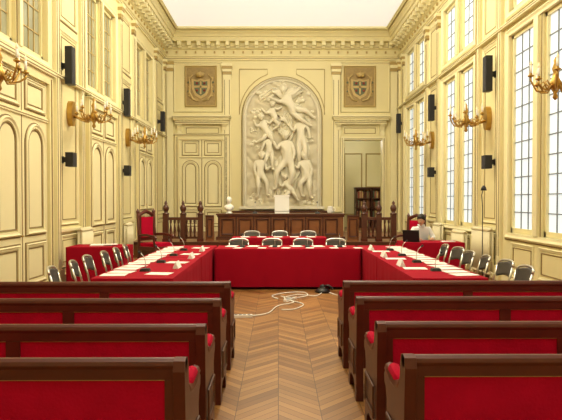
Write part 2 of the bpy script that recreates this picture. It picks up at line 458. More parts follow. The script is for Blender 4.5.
def P2(a, bb, h): return Vector(WB(CX+a*.93, h, 1.42+bb*.97))
def relief_fig(nm, head, chest, pelvis, sh_el_hand, knee_foot, s=1.0, base=.22):
    P = lambda p, h=0: P2(p[0], p[1], base+h)
    ax = (Vector(chest)-Vector(pelvis)).normalized(); pr = Vector((ax.y, -ax.x))
    mid = ((pelvis[0]+chest[0])/2, (pelvis[1]+chest[1])/2)
    V = [P(pelvis), P(mid, .03), P(chest, .02)]; E = [(0, 1), (1, 2)]; R = [(.17*s, .15*s), (.14*s, .13*s), (.185*s, .15*s)]
    nk = (chest[0]*.42+head[0]*.58, chest[1]*.42+head[1]*.58)
    V.append(P(nk, .02)); E.append((2, 3)); R.append(.07*s)
    for k, (el, hd) in enumerate(sh_el_hand):
        sg = -1 if k == 0 else 1
        sh = (chest[0]+pr.x*sg*.2*s+ax.x*.07*s, chest[1]+pr.y*sg*.2*s+ax.y*.07*s)
        i = len(V); V += [P(sh, .02), P(el, .08), P(hd, .08)]; R += [.085*s, .062*s, .045*s]
        E += [(2, i), (i, i+1), (i+1, i+2)]
    for k, (kn, ft) in enumerate(knee_foot):
        sg = -1 if k == 0 else 1
        hp = (pelvis[0]+pr.x*sg*.1*s-ax.x*.06*s, pelvis[1]+pr.y*sg*.1*s-ax.y*.06*s)
        toe = (ft[0]+(.12 if ft[0] >= kn[0] else -.12)*s, ft[1]-.05*s)
        i = len(V); V += [P(hp, .03), P(kn, .16*s), P(ft, .04), P(toe, .08)]; R += [.135*s, .095*s, .055*s, .045*s]
        E += [(0, i), (i, i+1), (i+1, i+2), (i+2, i+3)]
    skin_mesh(nm+'_body', [tuple(v) for v in V], E, R, 'stucco', 0, 2, root)
    bb = B(); hp = P(head, .06); s *= 1.12
    bb.sphere(hp, (.095*s, .11*s, .13*s), 'stucco'); bb.sphere(hp+Vector((.01, .03, .045*s)), (.118*s, .115*s, .11*s), 'stucco', 10, 7)
    for k in range(6):
        a = k*math.pi/5; bb.sphere(hp+Vector((.1*s*math.cos(a), -.02, .04*s+.09*s*math.sin(a))), .04*s, 'stucco', 7, 5)
    bb.sphere(hp+Vector((0, -.11*s, -.01)), (.02*s, .03*s, .035*s), 'stucco', 8, 6)
    bb.finish(nm+'_head', parent=root)
def mass(a, bb, rx, rz, ang, H=.2, folds=5, sd=0, base=.06):
    b = B(); nr, nt_ = 12, 48; vs = []; fs = []; ca, sa = math.cos(ang), math.sin(ang)
    for i in range(nr+1):
        r = i/nr
        for k in range(nt_):
            t = 2*math.pi*k/nt_; rim = 1+.24*noise.noise(Vector((math.cos(t)*1.6, math.sin(t)*1.6, sd*3.1)))
            x, z = r*rim*math.cos(t), r*rim*math.sin(t)
            q = x*folds*1.9+1.1*math.sin(z*2+sd)+.9*noise.noise(Vector((x*1.5, z*1.5, sd)))
            rid = 1-abs(math.sin(q))**.8
            h = base+H*math.sqrt(max(0, 1-r**2.4))*(.45+.7*rid)
            X, Z = x*rx, z*rz
            vs.append(tuple(P2(a+X*ca-Z*sa, bb+X*sa+Z*ca, h)))
    for i in range(nr):
        for k in range(nt_):
            p, q = i*nt_+k, i*nt_+(k+1) % nt_; fs.append((p, q, q+nt_, p+nt_))
    b.add(vs, fs, 'stucco', True); b.finish('drapery', parent=root)
def cloud(a, bb, s, sd):
    b = B(); rnd = random.Random(sd)
    for k in range(11):
        x, z, r = a+rnd.uniform(-1, 1)*s, bb+rnd.uniform(-.6, .6)*s, rnd.uniform(.22, .42)*s
        b.sphere(P2(x, z, .07), (r, .12, r*.8), 'stucco', 12, 8)
    b.finish('cloud', parent=root)
for a, z, s, k in ((-.7, 4.3, .3, 1), (.75, 4.2, .32, 2), (-1.0, 3.6, .25, 3), (1.05, 3.6, .22, 4), (-1.0, 2.4, .25, 5), (1.1, 2.6, .2, 6), (0, 4.75, .22, 9), (-.1, 3.3, .3, 7), (-1.0, .3, .3, 8), (1.0, .25, .3, 10), (.2, .12, .3, 12), (-1.1, 2.95, .2, 13), (.3, 3.5, .25, 14), (-.05, 3.0, .25, 15)): cloud(a, z, s, k)
relief_fig('central_woman', (.12, 2.72), (.15, 2.32), (.22, 1.78), [((-.2, 2.2), (-.35, 2.5)), ((.5, 2.05), (.42, 1.75))], [((-.2, 1.35), (-.25, .7)), ((.42, 1.2), (.2, .6))], 1.15, .3)
relief_fig('angel', (.05, 4.48), (.2, 4.12), (.48, 3.72), [((-.15, 4.05), (-.5, 4.2)), ((.5, 4.35), (.75, 4.6))], [((.75, 3.35), (1.1, 3.15)), ((.95, 3.7), (1.25, 3.45))], 1.0, .24)
relief_fig('standing_man', (.72, 3.42), (.75, 3.05), (.78, 2.55), [((.48, 2.9), (.3, 3.1)), ((1.08, 2.95), (1.12, 2.6))], [((.68, 2.1), (.7, 1.65)), ((.95, 2.1), (.98, 1.6))], 1.0, .22)
relief_fig('cherub', (-.85, 3.45), (-.75, 3.15), (-.6, 2.85), [((-1.05, 3.1), (-1.15, 3.35)), ((-.5, 3.2), (-.35, 3.4))], [((-.75, 2.6), (-1.0, 2.5)), ((-.4, 2.6), (-.45, 2.3))], .82, .2)
relief_fig('cherub', (-.38, 3.95), (-.42, 3.68), (-.25, 3.4), [((-.65, 3.6), (-.85, 3.8)), ((-.15, 3.75), (-.0, 3.85))], [((-.1, 3.15), (-.3, 3.0)), ((.1, 3.35), (.25, 3.15))], .75, .2)
relief_fig('seated_boy', (-.82, 1.95), (-.88, 1.62), (-.88, 1.2), [((-1.12, 1.4), (-1.0, 1.1)), ((-.62, 1.4), (-.45, 1.55))], [((-.95, .8), (-.98, .4)), ((-.62, .95), (-.6, .45))], .95, .28)
relief_fig('kneeling_man', (.88, 1.95), (.9, 1.6), (1.0, 1.15), [((.65, 1.45), (.5, 1.6)), ((1.2, 1.4), (1.15, 1.1))], [((.72, .85), (.8, .42)), ((1.1, .75), (1.15, .35))], 1.0, .28)
relief_fig('child', (.12, 1.12), (.2, .86), (.35, .6), [((.0, .75), (-.15, .9)), ((.4, .9), (.5, 1.1))], [((.12, .42), (-.02, .25)), ((.5, .45), (.62, .25))], .7, .36)
relief_fig('child', (-.5, 2.72), (-.52, 2.45), (-.5, 2.1), [((-.75, 2.35), (-.85, 2.1)), ((-.3, 2.35), (-.15, 2.2))], [((-.65, 1.8), (-.75, 1.5)), ((-.4, 1.8), (-.4, 1.45))], .8, .24)
mass(.05, 1.25, .45, .75, .15, .34, 4, 1); mass(.45, .95, .32, .6, -.2, .30, 3, 2); mass(-.2, .55, .4, .32, .3, .26, 4, 3)
mass(.75, 3.6, .28, .62, .85, .22, 3, 4); mass(-.55, 4.35, .22, .5, -1.0, .2, 3, 5); mass(-.95, 1.1, .24, .5, .1, .26, 3, 6)
mass(.85, 2.15, .28, .5, -.1, .26, 3, 7); mass(1.05, .85, .22, .45, .1, .26, 3, 8); mass(-.6, 2.9, .25, .42, .5, .2, 3, 9); mass(.25, 3.25, .22, .5, .4, .2, 3, 10)
mass(-.55, 1.8, .22, .4, .2, .22, 3, 11); mass(.3, 2.75, .2, .4, -.5, .2, 3, 12); mass(.3, 1.95, .3, .35, .6, .36, 4, 13)
for sg, ox, oz in ((1, .35, 4.15), (-1, .05, 4.15)):
    b = B()
    for k in range(8):
        a = math.radians(40+11*k); L = .62-.03*k
        b.tube([P2(ox, oz, .2), P2(ox+sg*math.cos(a)*L*.6, oz+math.sin(a)*L*.6, .26), P2(ox+sg*math.cos(a-.15)*L, oz+math.sin(a-.15)*L, .18)], [.05, .07, .025], 'stucco', 6)
    b.finish('wing', parent=root)

# ------------------------------------------------------------------ annex room
b = B(); b.box(1.8, 1.9, YB+.3, YB+3.2, .45, 4.6, 'cream_light'); b.box(4.8, 4.9, YB+.3, YB+3.2, .45, 4.6, 'cream_light')
b.box(1.8, 4.9, YB+3.2, YB+3.3, .45, 4.6, 'cream_light'); b.box(1.8, 4.9, YB+.3, YB+3.3, 4.6, 4.7, 'cream_light')
b.ring(lambda u, h, z: (u, YB+3.2-h, z), rectp(2.9, 3.7, 1.0, 3.7), .05, .04, 'gilt_line'); b.ring(lambda u, h, z: (u, YB+3.2-h, z), rectp(3.85, 4.6, 2.2, 3.7), .05, .04, 'gilt_line')
b.finish('wall_annex')
b = B(); b.box(1.8, 4.9, YB+.3, YB+3.3, .0, .45, 'wood_brown'); b.finish('floor_annex')
b = B()
x0, x1, y0, y1 = 3.35, 4.7, YB+2.65, YB+3.15
b.box(x0, x1, y1-.03, y1, .45, 2.15, 'wood_brown')
for x in (x0, (x0+x1)/2, x1-.04): b.box(x, x+.04, y0, y1, .45, 2.15, 'wood_dark')
for k in range(5): b.box(x0, x1, y0, y1, .47+.41*k, .5+.41*k, 'wood_dark')
cols = ['wood', 'crest_gold', 'wood_dark', 'crest_red', 'crest_blue', 'wood_brown']
for k in range(4):
    x = x0+.05
    while x < x1-.1:
        w = random.uniform(.03, .06); hh = random.uniform(.24, .34)
        if abs(x-(x0+x1)/2) > .07: b.box(x, x+w-.004, y0+.05, y0+.28, .5+.41*k, .5+.41*k+hh, random.choice(cols))
        x += w
b.box(x0-.03, x1+.03, y0-.03, y1, 2.15, 2.2, 'wood_dark'); b.finish('bookcase')
b = B()
for a, d in ((2.38, 2.5), (3.97, 4.09)): b.box(a, d, .001, .1, .46, 4.06, 'cream_light', WB)
b.box(2.5, 3.97, .001, .1, 3.94, 4.06, 'cream_light', WB)
b.box(2.5, 3.97, .001, .106, 3.97, 3.985, 'ochre', WB)
for a in (2.43, 4.02): b.box(a, a+.02, .1, .106, .5, 4.0, 'ochre', WB)
b.finish('trim_99')
b = B(); b.box(2.52, 2.57, YB+.32, YB+1.05, .47, 3.9, 'cream_light')
WD = lambda u, h, z: (2.57+h, u, z)
b.ring(WD, rectp(YB+.4, YB+.97, 1.6, 3.7), .05, .02, 'ochre'); b.ring(WD, rectp(YB+.4, YB+.97, .6, 1.45), .05, .02, 'ochre'); b.finish('door_7')

# ------------------------------------------------------------------ dais, desk, balustrade
b = B(); b.box(XL+.01, XR-.01, 15.75, YB-.01, 0, .44, 'wood_brown'); b.box(XL+.01, XR-.01, 15.7, 15.76, .38, .45, 'wood_dark')
for k in range(12):
    x = XL+.4+k*.72; b.box(x, x+.5, 15.725, 15.75, .08, .34, 'wood_dark')
b.box(XL+.01, XR-.01, 15.72, YB-.01, .44, .45, 'wood_brown'); b.finish('dais')

b = B(); x0, x1, y0, y1, zb, zt = -1.86, 2.02, 16.5, 17.3, .45, 1.24
b.box(x0+.05, x1-.05, y0+.05, y1-.05, zb, zt-.05, 'wood_brown')
b.box(x0, x1, y0-.02, y1, zt-.05, zt, 'wood_dark'); b.box(x0+.03, x1-.03, y0+.02, y1-.02, zt-.1, zt-.05, 'wood')
b.box(x0, x1, y0, y1, zb, zb+.1, 'wood_dark')
n = 7
for k in range(n):
    a = x0+.12+(x1-x0-.24)*k/n; d = a+(x1-x0-.24)/n-.1
    b.box(a-.06, a-.01, y0+.01, y0+.06, zb+.1, zt-.1, 'wood_dark')
    b.ring(lambda u, h, z: (u, y0+.05-h, z), rectp(a+.03, d, zb+.15, zt-.15), .05, .035, 'wood_dark')
b.finish('tribune_desk')

for xs in ((-3.25, -2.25), (2.5, 3.35)):
    b = B(); y = 15.95; z0 = .45
    for x in (xs[0], (xs[0]+xs[1])/2, xs[1]):
        b.box(x-.075, x+.075, y-.075, y+.075, z0, z0+.78, 'wood_dark')
        b.lathe((x, y, z0+.78), [(.1, 0), (.1, .03), (.045, .06), (.08, .12), (.095, .19), (.065, .26), (.035, .29), (.05, .33), (.01, .4)], 'wood_dark')
        b.box(x-.09, x+.09, y-.09, y+.09, z0, z0+.08, 'wood')
    b.box(xs[0], xs[1], y-.045, y+.045, z0+.62, z0+.70, 'wood_dark'); b.box(xs[0], xs[1], y-.04, y+.04, z0+.08, z0+.14, 'wood_dark')
    x = xs[0]+.14
    while x < xs[1]-.08:
        b.lathe((x, y, z0+.14), [(.035, 0), (.02, .06), (.04, .18), (.025, .3), (.015, .36), (.035, .42), (.035, .48)], 'wood_dark', 8); x += .115
    b.finish('carved_balustrade')
for xa, xb in ((-2.15, -1.9), (2.06, 2.4)):
    b = B(); b.box(xa, xb, 16.3, 16.36, .45, 1.15, 'wood_brown'); b.box(xa, xb, 16.27, 16.39, 1.15, 1.2, 'wood_dark')
    b.ring(lambda u, h, z: (u, 16.3-h, z), rectp(xa+.04, xb-.04, .55, 1.1), .04, .03, 'wood_dark'); b.finish('wooden_screen_panel')
b = B()
b.box(-1.7, 2.0, 20.58, 20.64, .45, 1.2, 'wood_brown'); b.box(-1.72, 2.02, 20.55, 20.65, 1.2, 1.25, 'wood_dark')
for k in range(6): b.ring(lambda u, h, z: (u, 20.58-h, z), rectp(-1.65+.61*k, -1.65+.61*k+.54, .55, 1.15), .05, .03, 'wood_dark')
b.finish('wooden_wainscot')

b = B(); c = (-1.5, 16.85, 1.24)
b.lathe(c, [(.1, 0), (.1, .02), (.06, .05), (.05, .09), (.07, .12)], 'marble')
b.sphere((c[0], c[1], c[2]+.19), (.15, .09, .1), 'marble'); b.sphere((c[0], c[1]-.02, c[2]+.16), (.11, .09, .1), 'marble')
b.tube([(c[0], c[1], c[2]+.22), (c[0], c[1]-.01, c[2]+.33)], [.06, .048], 'marble', 10)
b.sphere((c[0], c[1]-.02, c[2]+.4), (.07, .085, .1), 'marble'); b.sphere((c[0], c[1]+.015, c[2]+.43), (.082, .085, .085), 'marble')
b.sphere((c[0], c[1]-.105, c[2]+.395), (.014, .02, .025), 'marble', 8, 6)
for sg in (-1, 1): b.sphere((c[0]+sg*.07, c[1], c[2]+.395), (.012, .02, .03), 'marble', 8, 6)
b.sphere((c[0], c[1]-.08, c[2]+.345), (.025, .02, .018), 'marble', 8, 6)
b.finish('marble_bust')
b = B(); x, y, z = .12, 16.9, 1.24
b.box(x-.22, x+.22, y-.16, y+.16, z, z+.5, 'paper'); b.box(x-.235, x+.235, y-.175, y+.175, z+.5, z+.56, 'white')
b.box(x-.1, x+.1, y-.012, y+.012, z+.56, z+.564, 'black'); b.box(x-.225, x+.225, y-.165, y-.16, z+.06, z+.075, 'lead'); b.finish('ballot_box', bevel=.005)
b = B(); b.lathe((1.6, 16.85, 1.24), [(.07, 0), (.09, .02), (.1, .1), (.085, .2), (.09, .21), (.0, .23)], 'white'); b.tube([(1.69, 16.85, 1.29), (1.75, 16.85, 1.33), (1.75, 16.85, 1.4), (1.69, 16.85, 1.42)], .01, 'white'); b.finish('water_jug')

# ------------------------------------------------------------------ benches
def bench(xa, L, y0, sg):
    b = B()
    X = lambda t: xa+sg*t
    def bx(t0, t1, ya, yb, z0, z1, m): b.box(min(X(t0), X(t1)), max(X(t0), X(t1)), y0+ya, y0+yb, z0, z1, m)
    endp = [(-.03, 0), (-.02, .3), (-.035, .6), (-.05, .80), (-.035, .85), (.0, .862), (.05, .85), (.07, .80), (.075, .73), (.11, .66), (.18, .625), (.3, .615), (.40, .635),
            (.46, .64), (.50, .61), (.49, .56), (.45, .54), (.42, .48), (.43, .2), (.47, .05), (.47, 0), (.39, 0), (.36, .1), (.30, .14), (.12, .14), (.06, .1), (.05, 0)]
    for t in (0, L-.06):
        b.prism([(y0+p[0], p[1]) for p in endp], lambda u, z, q: (q, u, z), X(t), X(t+.06), 'wood')
        b.tube([(X(t+.03), y0+p[0], p[1]) for p in ((.08, .70), (.13, .655), (.2, .635), (.3, .63), (.4, .65), (.46, .65), (.49, .62))], [.03, .035, .038, .038, .038, .036, .025], 'wood', 8)
    for t in (-.005, L-.06+.065):
        b.ring(lambda u, h, z: (X(t)-sg*h if t < 0 else X(t)+sg*h, y0+u, z), rectp(.04, .38, .2, .42), .03, .012, 'wood_dark')
    bx(.06, L-.06, -.028, .03, .755, .825, 'wood')
    b.tube([(X(0.0), y0+.0, .826), (X(L), y0+.0, .826)], .034, 'wood', 10)
    bx(.06, L-.06, -.024, .026, .27, .34, 'wood')
    n = 3; seg = (L-.12)/n
    for k in range(n):
        a = .06+seg*k; d = a+seg
        bx(a+.035, d-.035, -.016, .05, .34, .755, 'velvet')
        bx(a, a+.045, -.026, .03, .34, .755, 'wood'); bx(d-.045, d, -.026, .03, .34, .755, 'wood')
        b.tube([(X(a+.045), y0-.018, .752), (X(d-.045), y0-.018, .752)], .004, 'gilt_line', 6)
    bx(.06, L-.06, .03, .43, .35, .42, 'wood'); bx(.07, L-.07, .05, .45, .42, .50, 'velvet')
    for k in (1, 2): bx(.06+seg*k-.03, .06+seg*k+.03, .36, .42, 0, .35, 'wood'); bx(.06+seg*k-.03, .06+seg*k+.03, -.02, .04, 0, .3, 'wood')
    for tt in (.03, L-.03):
        b.tube([(X(tt), y0+.17, .66), (X(tt), y0+.22, .67), (X(tt), y0+.36, .675), (X(tt), y0+.42, .67)], [.018, .036, .036, .018], 'velvet', 8)
    b.finish('bench', bevel=.006)
for y in (2.75, 3.5, 4.42, 5.33): bench(-.46, 3.6, y, -1)
for y in (2.8, 3.57, 4.5, 5.38): bench(.64, 3.6, y, 1)

# ------------------------------------------------------------------ draped tables
def draped_table(x0, x1, y0, y1, h=.75, back=True, hem=.05, name='draped_table'):
    b = B(); step = .05; P = []
    def side(p, q, nrm):
        L = (Vector(q)-Vector(p)).length; n = max(2, int(L/step))
        for i in range(n): P.append((Vector(p).lerp(Vector(q), i/n), Vector(nrm)))
    if back:
        side((x0, y0), (x1, y0), (0, -1)); side((x1, y0), (x1, y1), (1, 0)); side((x1, y1), (x0, y1), (0, 1)); side((x0, y1), (x0, y0), (-1, 0))
    else:
        side((x0, y1), (x0, y0), (-1, 0)); side((x0, y0), (x1, y0), (0, -1)); side((x1, y0), (x1, y1), (1, 0)); P.append((Vector((x1, y1)), Vector((1, 0))))
    zs = [(h, 0), (h-.012, .006), (h-.1, .008), (h-.25, .010), (h-.45, .012), (hem+.02, .015), (hem, .015)]
    n = len(P); vs = []; ph = random.random()*9
    for z, o in zs:
        t = (h-z)/h
        for i, (p, nr) in enumerate(P):
            wv = .016*t*(math.sin(i*.45+ph)+.7*math.sin(i*1.07+ph*2)) * (1 if o else 0)
            q = p+nr*(o*.5+wv*.6)
            vs.append((q.x, q.y, z))
    fs = []
    for r in range(len(zs)-1):
        for i in range(n if back else n-1):
            a = r*n+i; c = r*n+(i+1) % n
            fs.append((a, c, c+n, a+n))
    b.add(vs, fs, 'cloth', True)
    b.add([(x0, y0, h), (x1, y0, h), (x1, y1, h), (x0, y1, h)], [(0, 1, 2, 3)], 'cloth')
    b.box(x0+.03, x1-.03, y0+.03, y1-.03, h-.03, h-.005, 'wood_brown')
    for lx in (x0+.08, x1-.08):
        for ly in (y0+.08, y1-.08): b.tube([(lx, ly, 0), (lx, ly, h-.03)], .018, 'chrome', 8)
    b.finish(name)
draped_table(-2.15, -1.21, 6.3, 8.6); draped_table(-2.15, -1.21, 8.63, 10.9)
draped_table(1.56, 2.42, 6.3, 8.6); draped_table(1.56, 2.42, 8.63, 10.9)
draped_table(-1.17, 1.52, 10.1, 10.9)
draped_table(-1.1, 1.15, 13.0, 13.7)
draped_table(-4.05, -2.95, 10.5, 11.2, hem=.03)
draped_table(2.6, 3.85, 11.3, 12.0, h=.77, back=False)

def chair(x, y, ang):
    b = B(); b.M = Matrix.Translation((x, y, 0)) @ Matrix.Rotation(ang, 4, 'Z')
    for sg in (-1, 1):
        b.tube([(sg*.21, -.24, .012), (sg*.2, -.17, .44), (sg*.2, -.2, .6), (sg*.2, -.25, .76)], .013, 'chrome')
        b.tube([(sg*.2, -.17, .44), (sg*.2, .18, .44), (sg*.21, .22, .012)], .013, 'chrome')
    back = []
    for k in range(13):
        a = math.pi*k/12; back.append((-.2*math.cos(a), -.25-.05*math.sin(a), .76+.075*math.sin(a)**.6))
    b.tube(back, .016, 'chrome')
    vs = []; n = 10
    for zz, inset in ((.60, .03), (.63, 0.01), (.76, 0.01), (.78, .02)):
        for hh in (0, .025):
            for k in range(n+1):
                t = -1+2*k/n; vs.append(((.2-inset)*t, -.215-.05*(1-t*t)-(zz-.56)*.17+hh-.012, zz+.035*(1-t*t)))
    fs = []; w = n+1
    for r in range(3):
        for hh in (0, 1):
            for k in range(n):
                a = (r*2+hh)*w+k; c = ((r+1)*2+hh)*w+k; fs.append((a, a+1, c+1, c))
    for k in range(n): fs.append((k, k+1, w+k+1, w+k)); fs.append((6*w+k, 6*w+k+1, 7*w+k+1, 7*w+k))
    for e in (0, n):
        for r in range(3): fs.append((r*2*w+e, (r*2+1)*w+e, (r*2+3)*w+e, (r*2+2)*w+e))
    b.add(vs, fs, 'chair_back', True)
    b.prism([(-.2, -.18), (.2, -.18), (.22, .1), (.19, .2), (-.19, .2), (-.22, .1)], lambda u, v, t: (u, v, t), .445, .475, 'chair_back')
    b.finish('meeting_chair')
for k in range(6): chair(-2.5+random.uniform(-.04, .04), 6.75+.66*k, -math.pi/2+random.uniform(-.2, .2))
for k in range(6): chair(2.8+random.uniform(-.04, .04), 6.75+.66*k, math.pi/2+random.uniform(-.2, .2))
for k in range(4): chair(-.8+.66*k, 11.3, math.pi+random.uniform(-.15, .15))
for k in range(3): chair(-.7+.75*k, 14.15, math.pi+random.uniform(-.1, .1))

def throne(x, y, ang, s=1.0, z=0):
    b = B(); b.M = Matrix.Translation((x, y, z)) @ Matrix.Rotation(ang, 4, 'Z') @ Matrix.Scale(s, 4)
    for sg in (-1, 1):
        b.tube([(sg*.28, .26, 0), (sg*.28, .27, .15), (sg*.28, .25, .4)], [.025, .03, .035], 'wood')
        b.tube([(sg*.27, -.3, 0), (sg*.27, -.27, .4), (sg*.26, -.32, 1.2)], [.03, .035, .035], 'wood')
        b.lathe((sg*.26, -.32, 1.2), [(.035, 0), (.045, .03), (.025, .06), (.005, .1)], 'wood', 8)
        b.tube([(sg*.27, -.29, .68), (sg*.3, 0, .69), (sg*.3, .24, .66), (sg*.3, .28, .62)], .03, 'wood')
        b.tube([(sg*.3, .2, .66), (sg*.28, .22, .42)], .025, 'wood')
    b.box(-.3, .3, -.28, .28, .34, .42, 'wood'); b.box(-.26, .26, -.25, .26, .42, .50, 'velvet')
    b.box(-.19, .19, -.335, -.27, .62, 1.1, 'velvet')
    b.box(-.25, .25, -.345, -.30, .54, .62, 'wood'); b.box(-.25, -.19, -.34, -.28, .6, 1.14, 'wood'); b.box(.19, .25, -.34, -.28, .6, 1.14, 'wood')
    b.tube([(-.26, -.32, 1.13), (-.13, -.32, 1.19), (0, -.32, 1.24), (.13, -.32, 1.19), (.26, -.32, 1.13)], .045, 'wood')
    b.finish('red_armchair', bevel=.01)
throne(-3.15, 14.2, -2.1, 1.1); throne(3.5, 14.6, 2.3, 1.0)

# ------------------------------------------------------------------ items on tables
b = B()
def sheet(x, y, z, a, w=.21, h=.297, t=.004, m='paper'):
    M0 = b.M; b.M = Matrix.Translation((x, y, z)) @ Matrix.Rotation(a, 4, 'Z'); b.box(-w/2, w/2, -h/2, h/2, 0, t, m); b.M = M0
for k in range(7):
    y = 6.6+.6*k
    sheet(-1.97, y, .751, 1.57+random.uniform(-.2, .2)); sheet(-1.95, y+.27, .751, 1.5+random.uniform(-.3, .3))
    if k % 2 == 0: sheet(-1.45, y+.1, .751, 1.4)
    sheet(2.24, y, .751, 1.57+random.uniform(-.2, .2)); sheet(2.22, y+.28, .751, 1.6+random.uniform(-.3, .3))
    if k % 2: sheet(1.8, y, .751, 1.5)
for k in range(6): sheet(-.9+.42*k, 10.68, .751, random.uniform(-.2, .2)); sheet(-.75+.45*k, 10.3, .751, random.uniform(-.3, .3), .15, .2)
b.finish('document_papers')
b = B()
for k in range(5): sheet(-.8+.4*k, 13.4, .751, random.uniform(-.2, .2))
b.finish('document_papers')
b = B()
sheet(-3.5, 10.9, .751, .2, .4, .3, .02); sheet(-3.3, 10.85, .771, .4, .25, .2, .01); b.finish('document_folder')
def cardname(x, y, a):
    b = B(); b.M = Matrix.Translation((x, y, .751)) @ Matrix.Rotation(a, 4, 'Z')
    b.prism([(-.04, 0), (.04, 0), (0, .09)], lambda u, v, t: (t, u, v), -.12, .12, 'paper'); b.finish('name_card')
def mic(x, y, a, z=.751, s=.7):
    b = B(); b.M = Matrix.Translation((x, y, z)) @ Matrix.Rotation(a, 4, 'Z') @ Matrix.Scale(s, 4)
    b.frustum(0, 0, 0, .05, .07, .09, .06, .07, 'black')
    b.tube([(0, 0, .04), (0, -.01, .16), (0, .03, .27), (0, .09, .33)], .007, 'chrome', 6)
    b.tube([(0, .085, .325), (0, .13, .355)], .018, 'black', 8); b.finish('gooseneck_microphone')
for k in range(4): mic(-1.68, 6.95+.95*k, 1.57); mic(2.0, 6.95+.95*k, -1.57)
for k in range(4): mic(-.68+.62*k, 10.48, 0)
for k in range(3): cardname(-1.34, 7.3+1.2*k, 1.57); cardname(1.68, 7.5+1.2*k, 1.57)
mic(1.2, 16.75, 0, 1.241, 1); mic(-.7, 16.75, 0, 1.241, 1)

b = B(); b.M = Matrix.Translation((2.84, 11.62, .771)) @ Matrix.Rotation(math.radians(158), 4, 'Z')
b.box(-.17, .17, -.12, .12, 0, .018, 'black')
b.prism([(.12, .018), (.135, .018), (.205, .25), (.192, .252)], lambda u, v, t: (t, u, v), -.17, .17, 'black')
b.box(-.14, .14, -.05, .09, .018, .022, 'grille')
b.finish('laptop')
b = B(); b.M = Matrix.Translation((3.6, 11.55, .771)); b.box(-.15, .1, -.1, .1, 0, .01, 'paper'); b.box(-.1, .11, -.12, .06, .01, .016, 'paper'); b.finish('document_folder')

b = B()
def cable(pts, m='white'):
    out = []
    for i in range(len(pts)-1):
        p0 = Vector(pts[max(0, i-1)]); p1 = Vector(pts[i]); p2 = Vector(pts[i+1]); p3 = Vector(pts[min(len(pts)-1, i+2)])
        for k in range(6):
            t = k/6; out.append(.5*((2*p1)+(p2-p0)*t+(2*p0-5*p1+4*p2-p3)*t*t+(3*p1-p0-3*p2+p3)*t**3))
    out.append(Vector(pts[-1])); b.tube([(p.x, p.y, .010) for p in out], .009, m, 6)
cable([(-.4, 7.75, 0), (-.15, 7.95, 0), (.0, 8.5, 0), (.25, 8.8, 0), (.1, 9.2, 0), (.35, 9.5, 0), (.65, 9.4, 0), (.8, 9.8, 0)])
cable([(.0, 9.1, 0), (-.1, 9.4, 0), (.15, 9.7, 0), (.45, 9.75, 0), (.5, 9.4, 0), (.25, 9.2, 0), (.05, 9.35, 0)])
cable([(.85, 9.9, 0), (1.0, 9.5, 0), (1.25, 9.2, 0), (1.2, 8.6, 0)])
cable([(.05, 8.2, 0), (.25, 8.25, 0), (.4, 8.6, 0), (.25, 8.9, 0)])
b.finish('floor_cables')
def strip(x, y, a, n=5):
    b = B(); b.M = Matrix.Translation((x, y, 0)) @ Matrix.Rotation(a, 4, 'Z'); L = .06*n
    b.box(-L/2-.02, L/2+.02, -.03, .03, 0, .04, 'white')
    for k in range(n): b.lathe((-L/2+.03+.06*k, 0, .04), [(.022, 0), (.022, .004), (.018, .005)], 'lead', 10)
    b.finish('power_strip', bevel=.004)
strip(-.5, 7.7, .1, 4); strip(.2, 9.0, 1.0)
b = B(); b.lathe((.8, 9.8, 0), [(.13, 0), (.14, .03), (.1, .06), (.05, .09), (.06, .12), (.02, .14)], 'black'); b.tube([(.8, 9.8, .11), (.9, 9.75, .13), (.98, 9.7, .08)], .02, 'black'); b.finish('desk_telephone')

# ------------------------------------------------------------------ speakers
def speaker(W, u, z, hgt, wid=.2, dep=.14):
    b = B(); b.box(u-wid/2, u+wid/2, .12, .12+dep, z-hgt/2, z+hgt/2, 'black', W)
    b.box(u-wid/2+.02, u+wid/2-.02, .12+dep, .125+dep, z-hgt/2+.03, z+hgt/2-.03, 'grille', W)
    b.box(u-.04, u+.04, .035, .12, z-.05, z+.05, 'black', W)
    b.box(u-.06, u+.06, 0, .035, z-.07, z+.07, 'black', W)
    b.finish('wall_loudspeaker', bevel=.012)
for W, u in ((WL, 10.95), (WL, 15.05), (WR, 11.6), (WR, 15.85)):
    speaker(W, u, 4.3, .74); speaker(W, u, 2.45, .28, .22, .15)
speaker(WL, 19.7, 4.45, .7); speaker(WR, 20.15, 4.45, .7)

def sconce(W, u, z, rc=.52):
    b = B()
    b.prism([(u+.12*math.cos(a)*(1), z+.26*math.sin(a)) for a in [2*math.pi*k/14 for k in range(14)]], lambda p, q, t: W(p, t, q), .0, .11, 'gold')
    b.tube([W(u, .1, z-.05), W(u, .3, z-.12), W(u, rc, z-.05)], .028, 'gold')
    cx = W(u, rc, z)
    b.lathe(cx, [(.01, -.3), (.04, -.26), (.02, -.2), (.07, -.12), (.09, -.05), (.05, .02), (.03, .1), (.05, .16), (.02, .24), (.03, .28), (.0, .34)], 'gold')
    arms = 8
    for k in range(arms):
        a = math.pi*2*(k+.5)/arms
        R = .33; dx, dy = math.cos(a), math.sin(a); hz = .06 if k % 2 else -.04
        p = lambda r, zz: (cx[0]+dx*r, cx[1]+dy*r, cx[2]+zz)
        b.tube([p(.05, -.06), p(.14, -.17), p(.25, -.15), p(R, -.05+hz), p(R, .0+hz)], .015, 'gold', 6)
        b.tube([p(.16, -.16), p(.22, -.07), p(.16, -.02), p(.12, -.08)], .011, 'gold', 6)
        e = p(R, .0+hz)
        b.lathe(e, [(.012, 0), (.045, .015), (.05, .03), (.02, .035), (.022, .06)], 'gold', 10)
        b.lathe(e, [(.018, .05), (.018, .18)], 'white', 8)
        b.lathe(e, [(.012, .18), (.02, .205), (.012, .24), (.002, .265)], 'bulb', 8)
        b.sphere((e[0], e[1], e[2]-.05), (.012, .012, .03), 'gold', 6, 5)
    b.finish('wall_candelabra_sconce')
